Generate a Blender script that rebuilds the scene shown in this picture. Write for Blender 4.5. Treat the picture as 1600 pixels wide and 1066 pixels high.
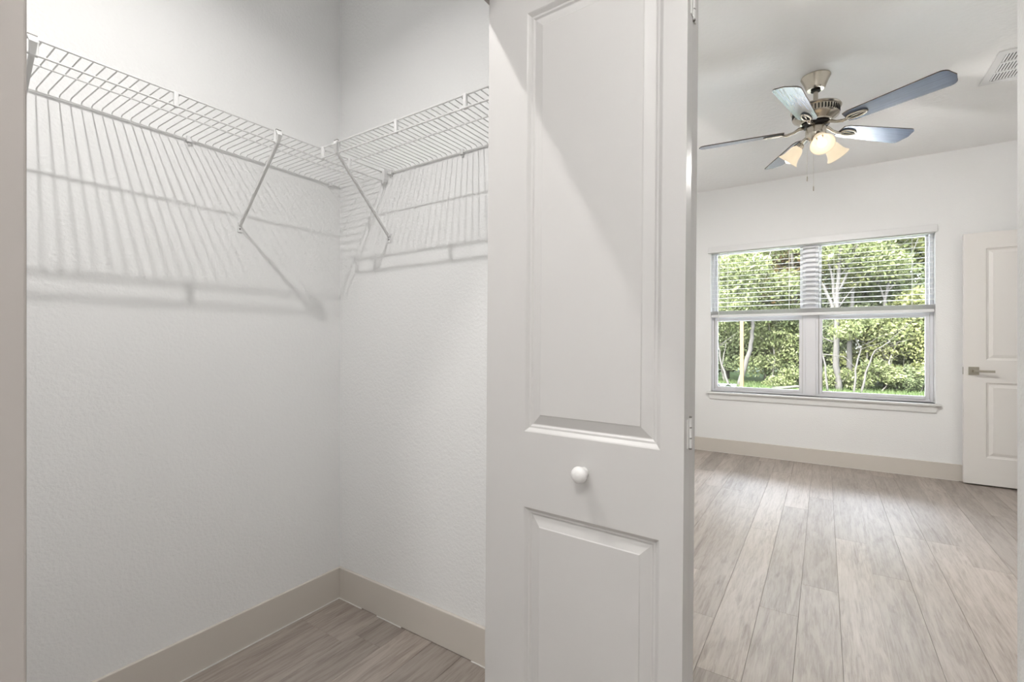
import bpy, bmesh, math, random
import numpy as np
from mathutils import Vector, Matrix
R = math.radians
rnd = random.Random(7)

for o in list(bpy.data.objects):
    bpy.data.objects.remove(o, do_unlink=True)
scene = bpy.context.scene
COL = scene.collection

# ------------------------------------------------------------------ camera
cam_d = bpy.data.cameras.new('camera')
cam_d.sensor_width = 36.0
cam_d.lens = 36.0 * 734.0 / 1600.0
cam_d.clip_start = 0.02
cam_d.clip_end = 300
cam = bpy.data.objects.new('camera', cam_d)
cam.location = (0, 0, 1.158)
cam.rotation_euler = (R(90), 0, R(33.56))
COL.objects.link(cam)
scene.camera = cam

# ------------------------------------------------------------------ world, sun, exposure
world = bpy.data.worlds.new('world')
scene.world = world
world.use_nodes = True
wn = world.node_tree.nodes
wl = world.node_tree.links
wn.clear()
wo = wn.new('ShaderNodeOutputWorld')
wb = wn.new('ShaderNodeBackground')
ws = wn.new('ShaderNodeTexSky')
ws.sky_type = 'NISHITA'
ws.sun_disc = False
ws.sun_elevation = R(48)
ws.sun_rotation = R(200)
ws.air_density = 1.0
ws.dust_density = 4.0
ws.ozone_density = 1.0
wb.inputs['Strength'].default_value = 8.5
hz = wn.new('ShaderNodeHueSaturation')      # hazy, almost white sky
hz.inputs['Saturation'].default_value = 0.35
wl.new(ws.outputs[0], hz.inputs['Color'])
wl.new(hz.outputs[0], wb.inputs['Color'])
wl.new(wb.outputs[0], wo.inputs[0])

sun_d = bpy.data.lights.new('sun', 'SUN')
sun_d.energy = 5.0
sun_d.angle = R(3)
sun_d.color = (1.0, 0.95, 0.86)
sun = bpy.data.objects.new('sun', sun_d)
sun.rotation_euler = (R(42), 0, R(-25))     # shines from behind the house on to the tree line
sun.location = (0, 0, 20)
COL.objects.link(sun)

CLOSET_BULB = 9.2      # watts of the three lamps of the place
HALL_BULB = 16.5
FAN_BULB = 12.8
scene.view_settings.view_transform = 'Standard'
scene.view_settings.look = 'None'
scene.view_settings.exposure = 0.28
scene.view_settings.gamma = 1.0
scene.view_settings.use_curve_mapping = False

# ------------------------------------------------------------------ key dimensions (metres)
CEIL = 2.743
XL = -1.832          # closet back wall, also the left wall of the bedroom
XI, XF = -0.715, -0.600   # closet front wall, inner and outer face
YE = 1.347           # closet end wall
YB = 1.462           # bedroom side of that wall
YN = -0.68           # near end of the closet
YW = 5.285           # window wall
XH = 0.349           # right wall of the little hall
XR = 1.75            # right wall of the bedroom
YH = -1.25           # wall behind the camera
OP0, OP1 = 0.1086, 1.035   # closet opening
OPZ = 2.02
T = 0.115

# ------------------------------------------------------------------ material helpers
def mat_new(name):
    m = bpy.data.materials.new(name)
    m.use_nodes = True
    nt = m.node_tree
    bs = nt.nodes['Principled BSDF']
    return m, nt, bs

def plain(name, col, rough=0.5, metal=0.0, spec=0.5, coat=0.0, coat_rough=0.1):
    m, nt, bs = mat_new(name)
    bs.inputs['Base Color'].default_value = (*col, 1)
    bs.inputs['Roughness'].default_value = rough
    bs.inputs['Metallic'].default_value = metal
    bs.inputs['Specular IOR Level'].default_value = spec
    bs.inputs['Coat Weight'].default_value = coat
    bs.inputs['Coat Roughness'].default_value = coat_rough
    return m

def textured(name, col, rough, scale, strength, dist, detail=2.0, var=0.0, vscale=3.0, stretch=None, spec=0.5):
    """painted surface with a fine bump and a slight tone variation"""
    m, nt, bs = mat_new(name)
    N, L = nt.nodes, nt.links
    tc = N.new('ShaderNodeTexCoord')
    src = tc.outputs['Object']
    if stretch:
        mp = N.new('ShaderNodeMapping')
        mp.inputs['Scale'].default_value = stretch
        L.new(src, mp.inputs[0]); src = mp.outputs[0]
    nz = N.new('ShaderNodeTexNoise')
    nz.inputs['Scale'].default_value = scale
    nz.inputs['Detail'].default_value = detail
    L.new(src, nz.inputs['Vector'])
    bp = N.new('ShaderNodeBump')
    bp.inputs['Strength'].default_value = strength
    bp.inputs['Distance'].default_value = dist
    L.new(nz.outputs['Fac'], bp.inputs['Height'])
    L.new(bp.outputs[0], bs.inputs['Normal'])
    bs.inputs['Base Color'].default_value = (*col, 1)
    bs.inputs['Roughness'].default_value = rough
    bs.inputs['Specular IOR Level'].default_value = spec
    if var:
        n2 = N.new('ShaderNodeTexNoise')
        n2.inputs['Scale'].default_value = vscale
        n2.inputs['Detail'].default_value = 3
        L.new(src, n2.inputs['Vector'])
        mx = N.new('ShaderNodeMix'); mx.data_type = 'RGBA'
        mx.inputs['A'].default_value = (*[c * (1 - var) for c in col], 1)
        mx.inputs['B'].default_value = (*[min(1, c * (1 + var)) for c in col], 1)
        L.new(n2.outputs['Fac'], mx.inputs['Factor'])
        L.new(mx.outputs['Result'], bs.inputs['Base Color'])
    return m

M = {}
M['wall'] = textured('wall_paint', (0.89, 0.892, 0.89), 0.75, 105, 0.40, 0.004, 2.0)
M['ceiling'] = textured('ceiling_knockdown', (0.95, 0.948, 0.94), 0.85, 38, 0.55, 0.006, 3.0)
M['base'] = textured('greige_trim_lit', (0.67, 0.625, 0.57), 0.45, 60, 0.04, 0.001, 2.0)  # trim paint, lightened to make up for dim light on the baseboards
M['casing'] = textured('greige_trim_shaded', (0.455, 0.420, 0.398), 0.45, 60, 0.04, 0.001, 2.0)  # same trim paint, darker copy with the casing's shade in its colour
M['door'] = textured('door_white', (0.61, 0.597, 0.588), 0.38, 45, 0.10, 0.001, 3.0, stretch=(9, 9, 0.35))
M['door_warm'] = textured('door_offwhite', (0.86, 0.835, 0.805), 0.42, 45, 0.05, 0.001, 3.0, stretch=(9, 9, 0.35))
M['knob'] = plain('knob_white', (0.82, 0.81, 0.80), 0.35)
M['wire'] = plain('wire_vinyl', (0.78, 0.78, 0.775), 0.35)
M['plastic'] = plain('white_plastic', (0.80, 0.80, 0.80), 0.4)
M['vinyl'] = plain('window_vinyl', (0.80, 0.80, 0.83), 0.3)
M['blind'] = plain('blind_white', (0.83, 0.83, 0.83), 0.4)
M['sill'] = plain('sill_white', (0.80, 0.80, 0.79), 0.35)
M['nickel'] = plain('brushed_nickel', (0.50, 0.46, 0.395), 0.24, 1.0)
M['nickel_dark'] = plain('satin_nickel', (0.42, 0.39, 0.33), 0.35, 1.0)
M['black'] = plain('black_gap', (0.015, 0.014, 0.013), 0.7)
M['hinge'] = plain('hinge_painted', (0.75, 0.74, 0.73), 0.35)
M['screw'] = plain('screw_steel', (0.25, 0.24, 0.23), 0.4, 1.0)
M['caulk'] = plain('white_caulk', (0.82, 0.80, 0.77), 0.6)
M['shade_cord'] = plain('cord_white', (0.75, 0.76, 0.72), 0.6)
M['subfloor'] = plain('subfloor_dark', (0.07, 0.06, 0.05), 0.9)
M['chain'] = plain('chain_nickel', (0.75, 0.73, 0.70), 0.3, 1.0)
M['render_out'] = plain('outside_render', (0.6, 0.58, 0.54), 0.9)

def plank_material():
    m, nt, bs = mat_new('vinyl_plank')
    N, L = nt.nodes, nt.links
    tc = N.new('ShaderNodeTexCoord')
    oi = N.new('ShaderNodeObjectInfo')
    off = N.new('ShaderNodeVectorMath'); off.operation = 'SCALE'
    cmb = N.new('ShaderNodeCombineXYZ')
    mul = N.new('ShaderNodeMath'); mul.operation = 'MULTIPLY'; mul.inputs[1].default_value = 37.0
    L.new(oi.outputs['Random'], mul.inputs[0])
    L.new(mul.outputs[0], cmb.inputs['X']); L.new(mul.outputs[0], cmb.inputs['Y']); L.new(mul.outputs[0], cmb.inputs['Z'])
    add = N.new('ShaderNodeVectorMath'); add.operation = 'ADD'
    L.new(tc.outputs['Object'], add.inputs[0]); L.new(cmb.outputs[0], add.inputs[1])
    # fine grain drawn out along the plank
    mp = N.new('ShaderNodeMapping'); mp.inputs['Scale'].default_value = (14, 1.1, 14)
    L.new(add.outputs[0], mp.inputs[0])
    g = N.new('ShaderNodeTexNoise'); g.inputs['Scale'].default_value = 7; g.inputs['Detail'].default_value = 8; g.inputs['Roughness'].default_value = 0.62
    g.inputs['Distortion'].default_value = 0.6
    L.new(mp.outputs[0], g.inputs['Vector'])
    # broad cloudy streaks / cathedral figure
    mp2 = N.new('ShaderNodeMapping'); mp2.inputs['Scale'].default_value = (9.0, 0.9, 9.0)
    L.new(add.outputs[0], mp2.inputs[0])
    c = N.new('ShaderNodeTexNoise'); c.inputs['Scale'].default_value = 1.6; c.inputs['Detail'].default_value = 4; c.inputs['Distortion'].default_value = 1.6
    L.new(mp2.outputs[0], c.inputs['Vector'])
    wv = N.new('ShaderNodeMath'); wv.operation = 'MULTIPLY'; wv.inputs[1].default_value = 34.0
    sn = N.new('ShaderNodeMath'); sn.operation = 'SINE'
    L.new(c.outputs['Fac'], wv.inputs[0]); L.new(wv.outputs[0], sn.inputs[0])
    r1 = N.new('ShaderNodeValToRGB')
    r1.color_ramp.elements[0].position = 0.30; r1.color_ramp.elements[0].color = (0.215, 0.172, 0.140, 1)
    r1.color_ramp.elements[1].position = 0.74; r1.color_ramp.elements[1].color = (0.485, 0.425, 0.380, 1)
    e = r1.color_ramp.elements.new(0.52); e.color = (0.385, 0.328, 0.284, 1)
    mixf = N.new('ShaderNodeMix'); mixf.data_type = 'FLOAT'
    mixf.inputs['Factor'].default_value = 0.45
    L.new(g.outputs['Fac'], mixf.inputs['A']); L.new(c.outputs['Fac'], mixf.inputs['B'])
    ad = N.new('ShaderNodeMath'); ad.operation = 'MULTIPLY_ADD'; ad.inputs[1].default_value = 0.018
    L.new(sn.outputs[0], ad.inputs[0]); L.new(mixf.outputs['Result'], ad.inputs[2])
    L.new(ad.outputs[0], r1.inputs['Fac'])
    # plank to plank tone
    hv = N.new('ShaderNodeHueSaturation')
    mr = N.new('ShaderNodeMapRange'); mr.inputs['To Min'].default_value = 0.84; mr.inputs['To Max'].default_value = 1.12
    L.new(oi.outputs['Random'], mr.inputs['Value']); L.new(mr.outputs[0], hv.inputs['Value'])
    hv.inputs['Saturation'].default_value = 0.88
    L.new(r1.outputs[0], hv.inputs['Color'])
    L.new(hv.outputs[0], bs.inputs['Base Color'])
    rr = N.new('ShaderNodeMapRange'); rr.inputs['To Min'].default_value = 0.36; rr.inputs['To Max'].default_value = 0.5
    L.new(g.outputs['Fac'], rr.inputs['Value']); L.new(rr.outputs[0], bs.inputs['Roughness'])
    bp = N.new('ShaderNodeBump'); bp.inputs['Strength'].default_value = 0.12; bp.inputs['Distance'].default_value = 0.001
    L.new(g.outputs['Fac'], bp.inputs['Height']); L.new(bp.outputs[0], bs.inputs['Normal'])
    bs.inputs['Specular IOR Level'].default_value = 0.6
    return m
M['plank'] = plank_material()

def glass_pane():
    m, nt, bs = mat_new('window_glass')
    N, L = nt.nodes, nt.links
    N.remove(bs)
    out = N['Material Output']
    tr = N.new('ShaderNodeBsdfTransparent'); tr.inputs[0].default_value = (0.96, 0.98, 0.97, 1)
    gl = N.new('ShaderNodeBsdfGlossy'); gl.inputs['Roughness'].default_value = 0.02
    fr = N.new('ShaderNodeFresnel'); fr.inputs[0].default_value = 1.45
    mx = N.new('ShaderNodeMixShader')
    L.new(fr.outputs[0], mx.inputs[0]); L.new(tr.outputs[0], mx.inputs[1]); L.new(gl.outputs[0], mx.inputs[2])
    L.new(mx.outputs[0], out.inputs['Surface'])
    return m
M['glass'] = glass_pane()

def emitter(name, col, strength):
    m, nt, bs = mat_new(name)
    bs.inputs['Base Color'].default_value = (0.9, 0.9, 0.9, 1)
    bs.inputs['Emission Color'].default_value = (*col, 1)
    bs.inputs['Emission Strength'].default_value = strength
    return m

def leaf_material(name, c0, c1, c2, k=0.17):
    c0, c1, c2 = [tuple(v * k for v in c) for c in (c0, c1, c2)]
    m, nt, bs = mat_new(name)
    N, L = nt.nodes, nt.links
    out = N['Material Output']
    gi = N.new('ShaderNodeNewGeometry')
    rp = N.new('ShaderNodeValToRGB')
    rp.color_ramp.elements[0].color = (*c0, 1); rp.color_ramp.elements[0].position = 0.0
    rp.color_ramp.elements[1].color = (*c2, 1); rp.color_ramp.elements[1].position = 1.0
    e = rp.color_ramp.elements.new(0.55); e.color = (*c1, 1)
    L.new(gi.outputs['Random Per Island'], rp.inputs[0])
    L.new(rp.outputs[0], bs.inputs['Base Color'])
    bs.inputs['Roughness'].default_value = 0.7
    bs.inputs['Specular IOR Level'].default_value = 0.08
    tl = N.new('ShaderNodeBsdfTranslucent'); L.new(rp.outputs[0], tl.inputs[0])
    mx = N.new('ShaderNodeMixShader'); mx.inputs[0].default_value = 0.4
    L.new(bs.outputs[0], mx.inputs[1]); L.new(tl.outputs[0], mx.inputs[2])
    L.new(mx.outputs[0], out.inputs['Surface'])
    return m
M['leaf_a'] = leaf_material('leaf_mid', (0.18, 0.23, 0.09), (0.31, 0.36, 0.15), (0.46, 0.50, 0.26))
M['leaf_b'] = leaf_material('leaf_dark', (0.19, 0.25, 0.12), (0.29, 0.35, 0.17), (0.38, 0.44, 0.24))
M['leaf_c'] = leaf_material('leaf_yellow', (0.24, 0.28, 0.09), (0.37, 0.40, 0.15), (0.48, 0.49, 0.24))
M['leaf_d'] = leaf_material('leaf_rust', (0.25, 0.13, 0.06), (0.38, 0.25, 0.10), (0.42, 0.40, 0.18))
M['bark'] = textured('pale_bark', (0.024, 0.0228, 0.0215), 0.85, 9, 0.5, 0.02, 5.0, var=0.28, vscale=4, stretch=(2, 2, 0.7), spec=0.05)
M['bark_dark'] = textured('grey_bark', (0.05, 0.047, 0.042), 0.9, 9, 0.5, 0.02, 5.0, var=0.28, vscale=4, stretch=(2, 2, 0.7), spec=0.05)
M['post'] = textured('raw_timber', (0.046, 0.030, 0.0165), 0.7, 10, 0.2, 0.003, 5.0, var=0.12, vscale=5, stretch=(6, 6, 0.5), spec=0.05)
M['ground'] = textured('lawn_soil', (0.036, 0.055, 0.022), 0.95, 14, 0.6, 0.03, 6.0, var=0.3, vscale=1.5, spec=0.05)
M['grass'] = leaf_material('grass_blade', (0.20, 0.33, 0.10), (0.34, 0.50, 0.18), (0.50, 0.62, 0.28), k=0.08)
M['concrete'] = textured('bounce_slab_concrete', (0.74, 0.72, 0.69), 0.9, 12, 0.3, 0.004, 5.0, var=0.08, vscale=2)
M['tarp'] = plain('white_sheet', (0.028, 0.031, 0.034), 0.5)

# ------------------------------------------------------------------ mesh helpers
class MB:
    """collects shapes that belong to ONE mesh object"""
    def __init__(self):
        self.v = []; self.f = []
    def box(self, x0, x1, y0, y1, z0, z1):
        n = len(self.v)
        self.v += [(x0, y0, z0), (x1, y0, z0), (x1, y1, z0), (x0, y1, z0), (x0, y0, z1), (x1, y0, z1), (x1, y1, z1), (x0, y1, z1)]
        self.f += [tuple(n + i for i in q) for q in ((3, 2, 1, 0), (4, 5, 6, 7), (0, 1, 5, 4), (1, 2, 6, 5), (2, 3, 7, 6), (3, 0, 4, 7))]
        return self
    def tube(self, pts, rad, seg=8, caps=True):
        pts = [Vector(p) for p in pts]
        if not hasattr(rad, '__len__'):
            rad = [rad] * len(pts)
        n0 = len(self.v)
        prev = None
        for i, p in enumerate(pts):
            t = (pts[min(i + 1, len(pts) - 1)] - pts[max(i - 1, 0)]).normalized()
            if prev is None:
                a = Vector((0, 0, 1)) if abs(t.z) < 0.9 else Vector((1, 0, 0))
                u = t.cross(a).normalized()
            else:
                u = (prev - t * prev.dot(t)).normalized()
            prev = u
            w = t.cross(u)
            for k in range(seg):
                ang = 2 * math.pi * k / seg
                self.v.append(tuple(p + (u * math.cos(ang) + w * math.sin(ang)) * rad[i]))
        for i in range(len(pts) - 1):
            for k in range(seg):
                a = n0 + i * seg + k; b = n0 + i * seg + (k + 1) % seg
                self.f.append((a, b, b + seg, a + seg))
        if caps:
            self.f.append(tuple(n0 + k for k in reversed(range(seg))))
            e = n0 + (len(pts) - 1) * seg
            self.f.append(tuple(e + k for k in range(seg)))
        return self
    def lathe(self, prof, seg=32, mtx=None, close=False):
        n0 = len(self.v)
        for r, z in prof:
            for k in range(seg):
                a = 2 * math.pi * k / seg
                p = Vector((r * math.cos(a), r * math.sin(a), z))
                if mtx: p = mtx @ p
                self.v.append(tuple(p))
        m = len(prof)
        for i in range(m - 1 if not close else m):
            j = (i + 1) % m
            for k in range(seg):
                a = n0 + i * seg + k; b = n0 + i * seg + (k + 1) % seg
                c = n0 + j * seg + (k + 1) % seg; d = n0 + j * seg + k
                self.f.append((a, b, c, d))
        return self
    def prism(self, outline, z0, z1, mtx=None):
        n = len(self.v); m = len(outline)
        for z in (z0, z1):
            for x, y in outline:
                p = Vector((x, y, z))
                if mtx: p = mtx @ p
                self.v.append(tuple(p))
        self.f.append(tuple(n + k for k in reversed(range(m))))
        self.f.append(tuple(n + m + k for k in range(m)))
        for k in range(m):
            self.f.append((n + k, n + (k + 1) % m, n + m + (k + 1) % m, n + m + k))
        return self
    def build(self, name, mat, parent=None, smooth=False, bevel=0.0, bseg=2, loc=None):
        me = bpy.data.meshes.new(name)
        me.from_pydata(self.v, [], self.f)
        bm = bmesh.new(); bm.from_mesh(me)
        bmesh.ops.remove_doubles(bm, verts=bm.verts, dist=1e-6)
        bmesh.ops.recalc_face_normals(bm, faces=bm.faces)
        if bevel:
            ed = [e for e in bm.edges if len(e.link_faces) == 2 and e.calc_face_angle(0) > R(35)]
            bmesh.ops.bevel(bm, geom=ed, offset=bevel, segments=bseg, affect='EDGES', profile=0.5)
        bm.to_mesh(me); bm.free()
        if smooth:
            me.polygons.foreach_set('use_smooth', [True] * len(me.polygons))
            if smooth != 'all':
                me.set_sharp_from_angle(angle=R(38))
        me.materials.append(M[mat] if isinstance(mat, str) else mat)
        return link(name, me, parent, loc)

def link(name, me, parent=None, loc=None):
    o = bpy.data.objects.new(name, me)
    COL.objects.link(o)
    if parent is not None:
        o.parent = parent
    if loc is not None:
        o.location = loc
    return o

def tag(o, label=None, cat=None, group=None, kind=None):
    if label: o['label'] = label
    if cat: o['category'] = cat
    if group: o['group'] = group
    if kind: o['kind'] = kind
    return o

def thing(name, loc, label=None, cat=None, group=None, kind=None, rz=0.0):
    o = bpy.data.objects.new(name, None)
    COL.objects.link(o)
    o.location = loc
    o.rotation_euler = (0, 0, rz)
    o.empty_display_size = 0.1
    return tag(o, label, cat, group, kind)

def struct(name, mb, mat, label, cat='wall', bevel=0.0, loc=None):
    return tag(mb.build(name, mat, bevel=bevel, loc=loc), label, cat, kind='structure')

# ================================================================== THE SETTING
# ---- walls
OUT = 0.15
struct('wall_closet_left', MB().box(XL - T, XL, YN - T, YE, -0.02, CEIL), 'wall', 'white textured long wall of the closet with the longer wire shelf')
struct('wall_closet_back', MB().box(XL - T, XI, YE, YB, -0.02, CEIL), 'wall', 'white textured end wall of the closet behind the bifold door')
w = MB()
w.box(XI, XF, YN, OP0 - 0.018, -0.02, CEIL)
w.box(XI, XF, OP1 + 0.018, YB, -0.02, CEIL)
w.box(XI, XF, OP0 - 0.018, OP1 + 0.018, OPZ + 0.018, CEIL)
struct('wall_closet_front', w, 'wall', 'wall with the closet opening between closet and hall')
struct('wall_closet_near', MB().box(XL, XF, YN - T, YN, -0.02, CEIL), 'wall', 'near end wall of the closet out of view')
struct('wall_hall_back', MB().box(XF, XH, YH - T, YH, -0.02, CEIL), 'wall', 'wall of the hall behind the viewer')
struct('wall_hall_left', MB().box(XF - T, XF, YH - T, YN - T, -0.02, CEIL), 'wall', 'hall wall beyond the closet out of view')
struct('wall_right', MB().box(XH, XH + T, YH - T, YB, -0.02, CEIL), 'wall', 'white textured wall corner at the right edge of the picture', bevel=0.012)
struct('wall_bedroom_near', MB().box(XH + T, XR + OUT, YB - T, YB, -0.02, CEIL), 'wall', 'near wall of the bedroom hidden behind the right wall corner')
struct('wall_bedroom_left', MB().box(XL - OUT, XL, YB, YW + OUT, -0.02, CEIL), 'wall', 'left wall of the bedroom hidden behind the bifold door')
# right wall with the doorway next to the window wall
DY1 = YW - 0.075; DY0 = DY1 - 0.80
w = MB()
w.box(XR, XR + OUT, YB, DY0, -0.02, CEIL)
w.box(XR, XR + OUT, DY1, YW + OUT, -0.02, CEIL)
w.box(XR, XR + OUT, DY0, DY1, 2.06, CEIL)
struct('wall_bedroom_right', w, 'wall', 'right wall of the bedroom out of view')
struct('wall_landing', MB().box(XR + 1.2, XR + 1.3, DY0 - 1.0, YW + OUT, -0.02, CEIL).box(XR + OUT, XR + 1.3, DY0 - 1.1, DY0 - 1.0, -0.02, CEIL).box(XR + OUT, XR + 1.3, YW + OUT, YW + OUT + 0.1, -0.02, CEIL), 'wall', 'walls of the landing outside the bedroom door')
WX0, WX1, WZ0, WZ1 = -0.992, 0.787, 0.628, 2.125
w = MB()
w.box(XL, WX0, YW, YW + OUT, -0.02, CEIL)
w.box(WX1, XR, YW, YW + OUT, -0.02, CEIL)
w.box(WX0, WX1, YW, YW + OUT, -0.02, WZ0)
w.box(WX0, WX1, YW, YW + OUT, WZ1, CEIL)
struct('wall_window', w, 'wall', 'white textured bedroom wall with the wide window')
struct('ceiling', MB().box(XL - 0.4, XR + 1.5, YH - 0.3, YW + 0.55, CEIL, CEIL + 0.25), 'ceiling', 'white knockdown textured ceiling with fan and vent', 'ceiling')

# ---- floor of single planks
floor = struct('floor', MB().box(XL - 0.3, XR + 1.4, YH - 0.3, YW + OUT, -0.30, -0.0075), 'subfloor', 'light greyed oak plank floor running towards the window', 'floor')
PW = 0.1455; PX = -0.2335; PLEN = 1.50
plank_cache = {}
def plank(x0, x1, y0, y1):
    g = 0.00025
    key = (round(x1 - x0, 3), round(y1 - y0, 3))
    if key not in plank_cache:
        mb = MB().box(0, key[0] - 2 * g, 0, key[1] - 2 * g, -0.0065, 0)
        o = mb.build('plank', 'plank', bevel=0.0004, bseg=1)
        plank_cache[key] = o.data
    else:
        o = link('plank', plank_cache[key])
    o.parent = floor
    o.location = (x0 + g, y0 + g, 0)
c0 = int(math.floor((XL - PX) / PW))
c1 = int(math.ceil((XR - PX) / PW))
prng = random.Random(21)
stag = {}
for c in range(c0, c1):
    x0 = max(PX + c * PW, XL); x1 = min(PX + (c + 1) * PW, XR)
    if x1 - x0 < 0.012: continue
    stag[c] = prng.uniform(0, PLEN)
    if c == c0 or PX + c * PW < -1.68 and PX + (c + 1) * PW > -1.75:
        stag[c] = (1.145 - YH) % PLEN
    # full run of the column, cut where walls stand
    runs = [(YH, YW)] if x0 >= XF - 0.02 and x1 <= XH + 0.05 else None
    if runs is None:
        if x1 <= XF: runs = [(YN, YE), (YB, YW)]
        elif x0 >= XH: runs = [(YB, YW)]
        else: runs = [(YH, YW)]
    for (ya, yb) in runs:
        y = YH + stag[c] - PLEN
        while y < yb:
            s, e = max(y, ya), min(y + PLEN, yb)
            if e - s > 0.02: plank(x0, x1, s, e)
            y += PLEN

# ---- baseboards
BH, BT = 0.137, 0.014
def baseboard(name, x0, x1, y0, y1, label):
    return struct(name, MB().box(x0, x1, y0, y1, 0.0015, BH), 'base', label, 'baseboard', bevel=0.0025)
e_ = 0.0005
bl = baseboard('baseboard_closet_left', XL + e_, XL + BT, YN + e_, YE - e_, 'greige baseboard along the long closet wall')
bb = baseboard('baseboard_closet_back', XL + BT + e_, XI - e_, YE - BT, YE - e_, 'greige baseboard along the closet end wall')
bw = baseboard('baseboard_window', XL + BT + e_, XR - BT - e_, YW - BT, YW - e_, 'greige baseboard below the bedroom window')
baseboard('baseboard_bedroom_left', XL + e_, XL + BT, YB + e_, YW - e_, 'greige baseboard on the hidden left bedroom wall')
baseboard('baseboard_bedroom_right', XR - BT, XR - e_, YB + e_, DY0 - 0.07, 'greige baseboard on the hidden right bedroom wall')
baseboard('baseboard_bedroom_near', XH + T + 0.02, XR - BT - e_, YB + e_, YB + BT, 'greige baseboard on the hidden near bedroom wall')
baseboard('baseboard_closet_front', XF + e_, XF + BT, OP1 + 0.08, YB - 0.02, 'greige baseboard beside the closet opening behind the bifold door')
# white paint/caulk lines where baseboard meets the planks
MB().box(XL + BT, XL + BT + 0.004, YN + 0.02, YE - BT - 0.004, 0.0003, 0.0032).build('caulk_line', 'caulk', bl)
for a, b in ((XL + BT, -1.664), (-1.565, -1.42), (-1.06, -0.83)):
    MB().box(a, b, YE - BT - 0.004, YE - BT, 0.0003, 0.0032).build('caulk_line', 'caulk', bb)
MB().box(XL + BT, 0.93, YW - BT - 0.003, YW - BT, 0.0003, 0.003).build('caulk_line', 'caulk', bw)

# ---- closet opening: jambs, casing, track
tr = MB()
tr.box(XI - 0.001, XF + 0.001, OP0 - 0.0175, OP0, 0.001, OPZ + 0.0175)
tr.box(XI - 0.001, XF + 0.001, OP1, OP1 + 0.0175, 0.001, OPZ + 0.0175)
tr.box(XI - 0.001, XF + 0.001, OP0, OP1, OPZ, OPZ + 0.0175)
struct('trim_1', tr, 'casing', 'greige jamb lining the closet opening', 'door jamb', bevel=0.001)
CW = 0.062
cs = MB()
cs.box(XF + 0.0015, XF + 0.015, OP0 - CW, OP0 + 0.0, 0.001, OPZ + CW)
cs.box(XF + 0.0015, XF + 0.015, OP1 - 0.0, OP1 + CW, 0.001, OPZ + CW)
cs.box(XF + 0.0015, XF + 0.015, OP0, OP1, OPZ, OPZ + CW)
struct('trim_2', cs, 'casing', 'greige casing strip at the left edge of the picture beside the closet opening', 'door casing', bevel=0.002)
struct('trim_3', MB().box(-0.675, -0.635, OP0 + 0.003, OP1 - 0.003, OPZ - 0.024, OPZ - 0.001), 'plastic', 'white bifold door track under the closet opening header', 'door track', bevel=0.001)

# ================================================================== DOORS
def panel_mesh(w, h, depth_sign=1):
    """raised moulded panel in the xz plane, hole w x h, front at y=0 looking to -y"""
    mb = MB()
    prof = [(0, 0), (0.0025, 0.0015), (0.007, 0.0055), (0.0085, 0.0068), (0.0125, 0.0072), (0.016, 0.0100), (0.018, 0.0100), (0.0375, 0.0038), (0.0395, 0.0022), (0.041, 0.0022)]
    rings = []
    for off, dep in prof:
        rings.append([(off, dep, off), (w - off, dep, off), (w - off, dep, h - off), (off, dep, h - off)])
    for r in rings: mb.v += r
    for i in range(len(rings) - 1):
        for k in range(4):
            a = i * 4 + k; b = i * 4 + (k + 1) % 4
            mb.f.append((a, b, b + 4, a + 4))
    n = (len(rings) - 1) * 4
    mb.f.append((n, n + 1, n + 2, n + 3))
    # thickness so the panel is a solid inlay
    return mb

def leaf_frame(w, h, t, holes):
    """stiles and rails of a door leaf: x 0..w, y 0 (front)..t, z 0..h; holes = (x0,x1,z0,z1) with shared x0,x1"""
    mb = MB()
    x0, x1 = holes[0][0], holes[0][1]
    mb.box(0, x0, 0, t, 0, h)
    mb.box(x1, w, 0, t, 0, h)
    zs = sorted(holes, key=lambda q: q[2])
    z = 0
    for q in zs:
        mb.box(x0, x1, 0, t, z, q[2]); z = q[3]
    mb.box(x0, x1, 0, t, z, h)
    for q in zs:      # back skin of each hole
        mb.box(x0, x1, 0.0125, t, q[2], q[3])
    return mb

def door_leaf(parent, name, w, h, t, holes, mat, panels=True):
    leaf = leaf_frame(w, h, t, holes).build(name, mat, parent)
    if panels:
        for q in holes:
            p = panel_mesh(q[1] - q[0], q[3] - q[2]).build('panel', mat, leaf)
            p.location = (q[0], 0.0, q[2])
    return leaf

# ---- bifold closet door (folded back, sticking out of the opening)
LW, LT, LH = 0.452, 0.035, 1.965
d1 = thing('door_1', (-0.200, 0.880, 0.014), 'white moulded bifold closet door folded open in the middle of the picture', 'door', kind='structure', rz=0)
hole_up = (0.1065, 0.409, 0.944, 1.872)
hole_lo = (0.1065, 0.409, 0.215, 0.776)
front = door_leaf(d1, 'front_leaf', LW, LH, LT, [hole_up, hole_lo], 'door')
# front leaf: its right (hinge) edge at the root, running left and slightly away
ang = R(-1.3)
lean = R(0.48)
front.rotation_euler = (0, lean, ang)
front.location = Vector((-LW * math.cos(ang), -LW * math.sin(ang) , 0)) + Vector((-0.0184, 0, 0.0))
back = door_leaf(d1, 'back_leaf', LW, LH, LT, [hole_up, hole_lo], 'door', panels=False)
ang2 = R(-5.5)
back.rotation_euler = (0, lean, ang2)
back.location = Vector((-LW * math.cos(ang2) - 0.0194, LT + 0.005 - LW * math.sin(ang2), 0))
# knob
kn = MB()
kmt = Matrix.Translation((0.254, 0, 0.877)) @ Matrix.Rotation(R(90), 4, 'X')
kn.lathe([(0.0001, -0.001), (0.011, -0.001), (0.010, 0.004), (0.0085, 0.010), (0.010, 0.014), (0.0155, 0.018), (0.0170, 0.023), (0.0160, 0.028), (0.0125, 0.032), (0.007, 0.0342), (0.0001, 0.035)], 32, kmt)
k = kn.build('knob', 'knob', front, smooth='all')
k['label'] = 'round white knob'
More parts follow.
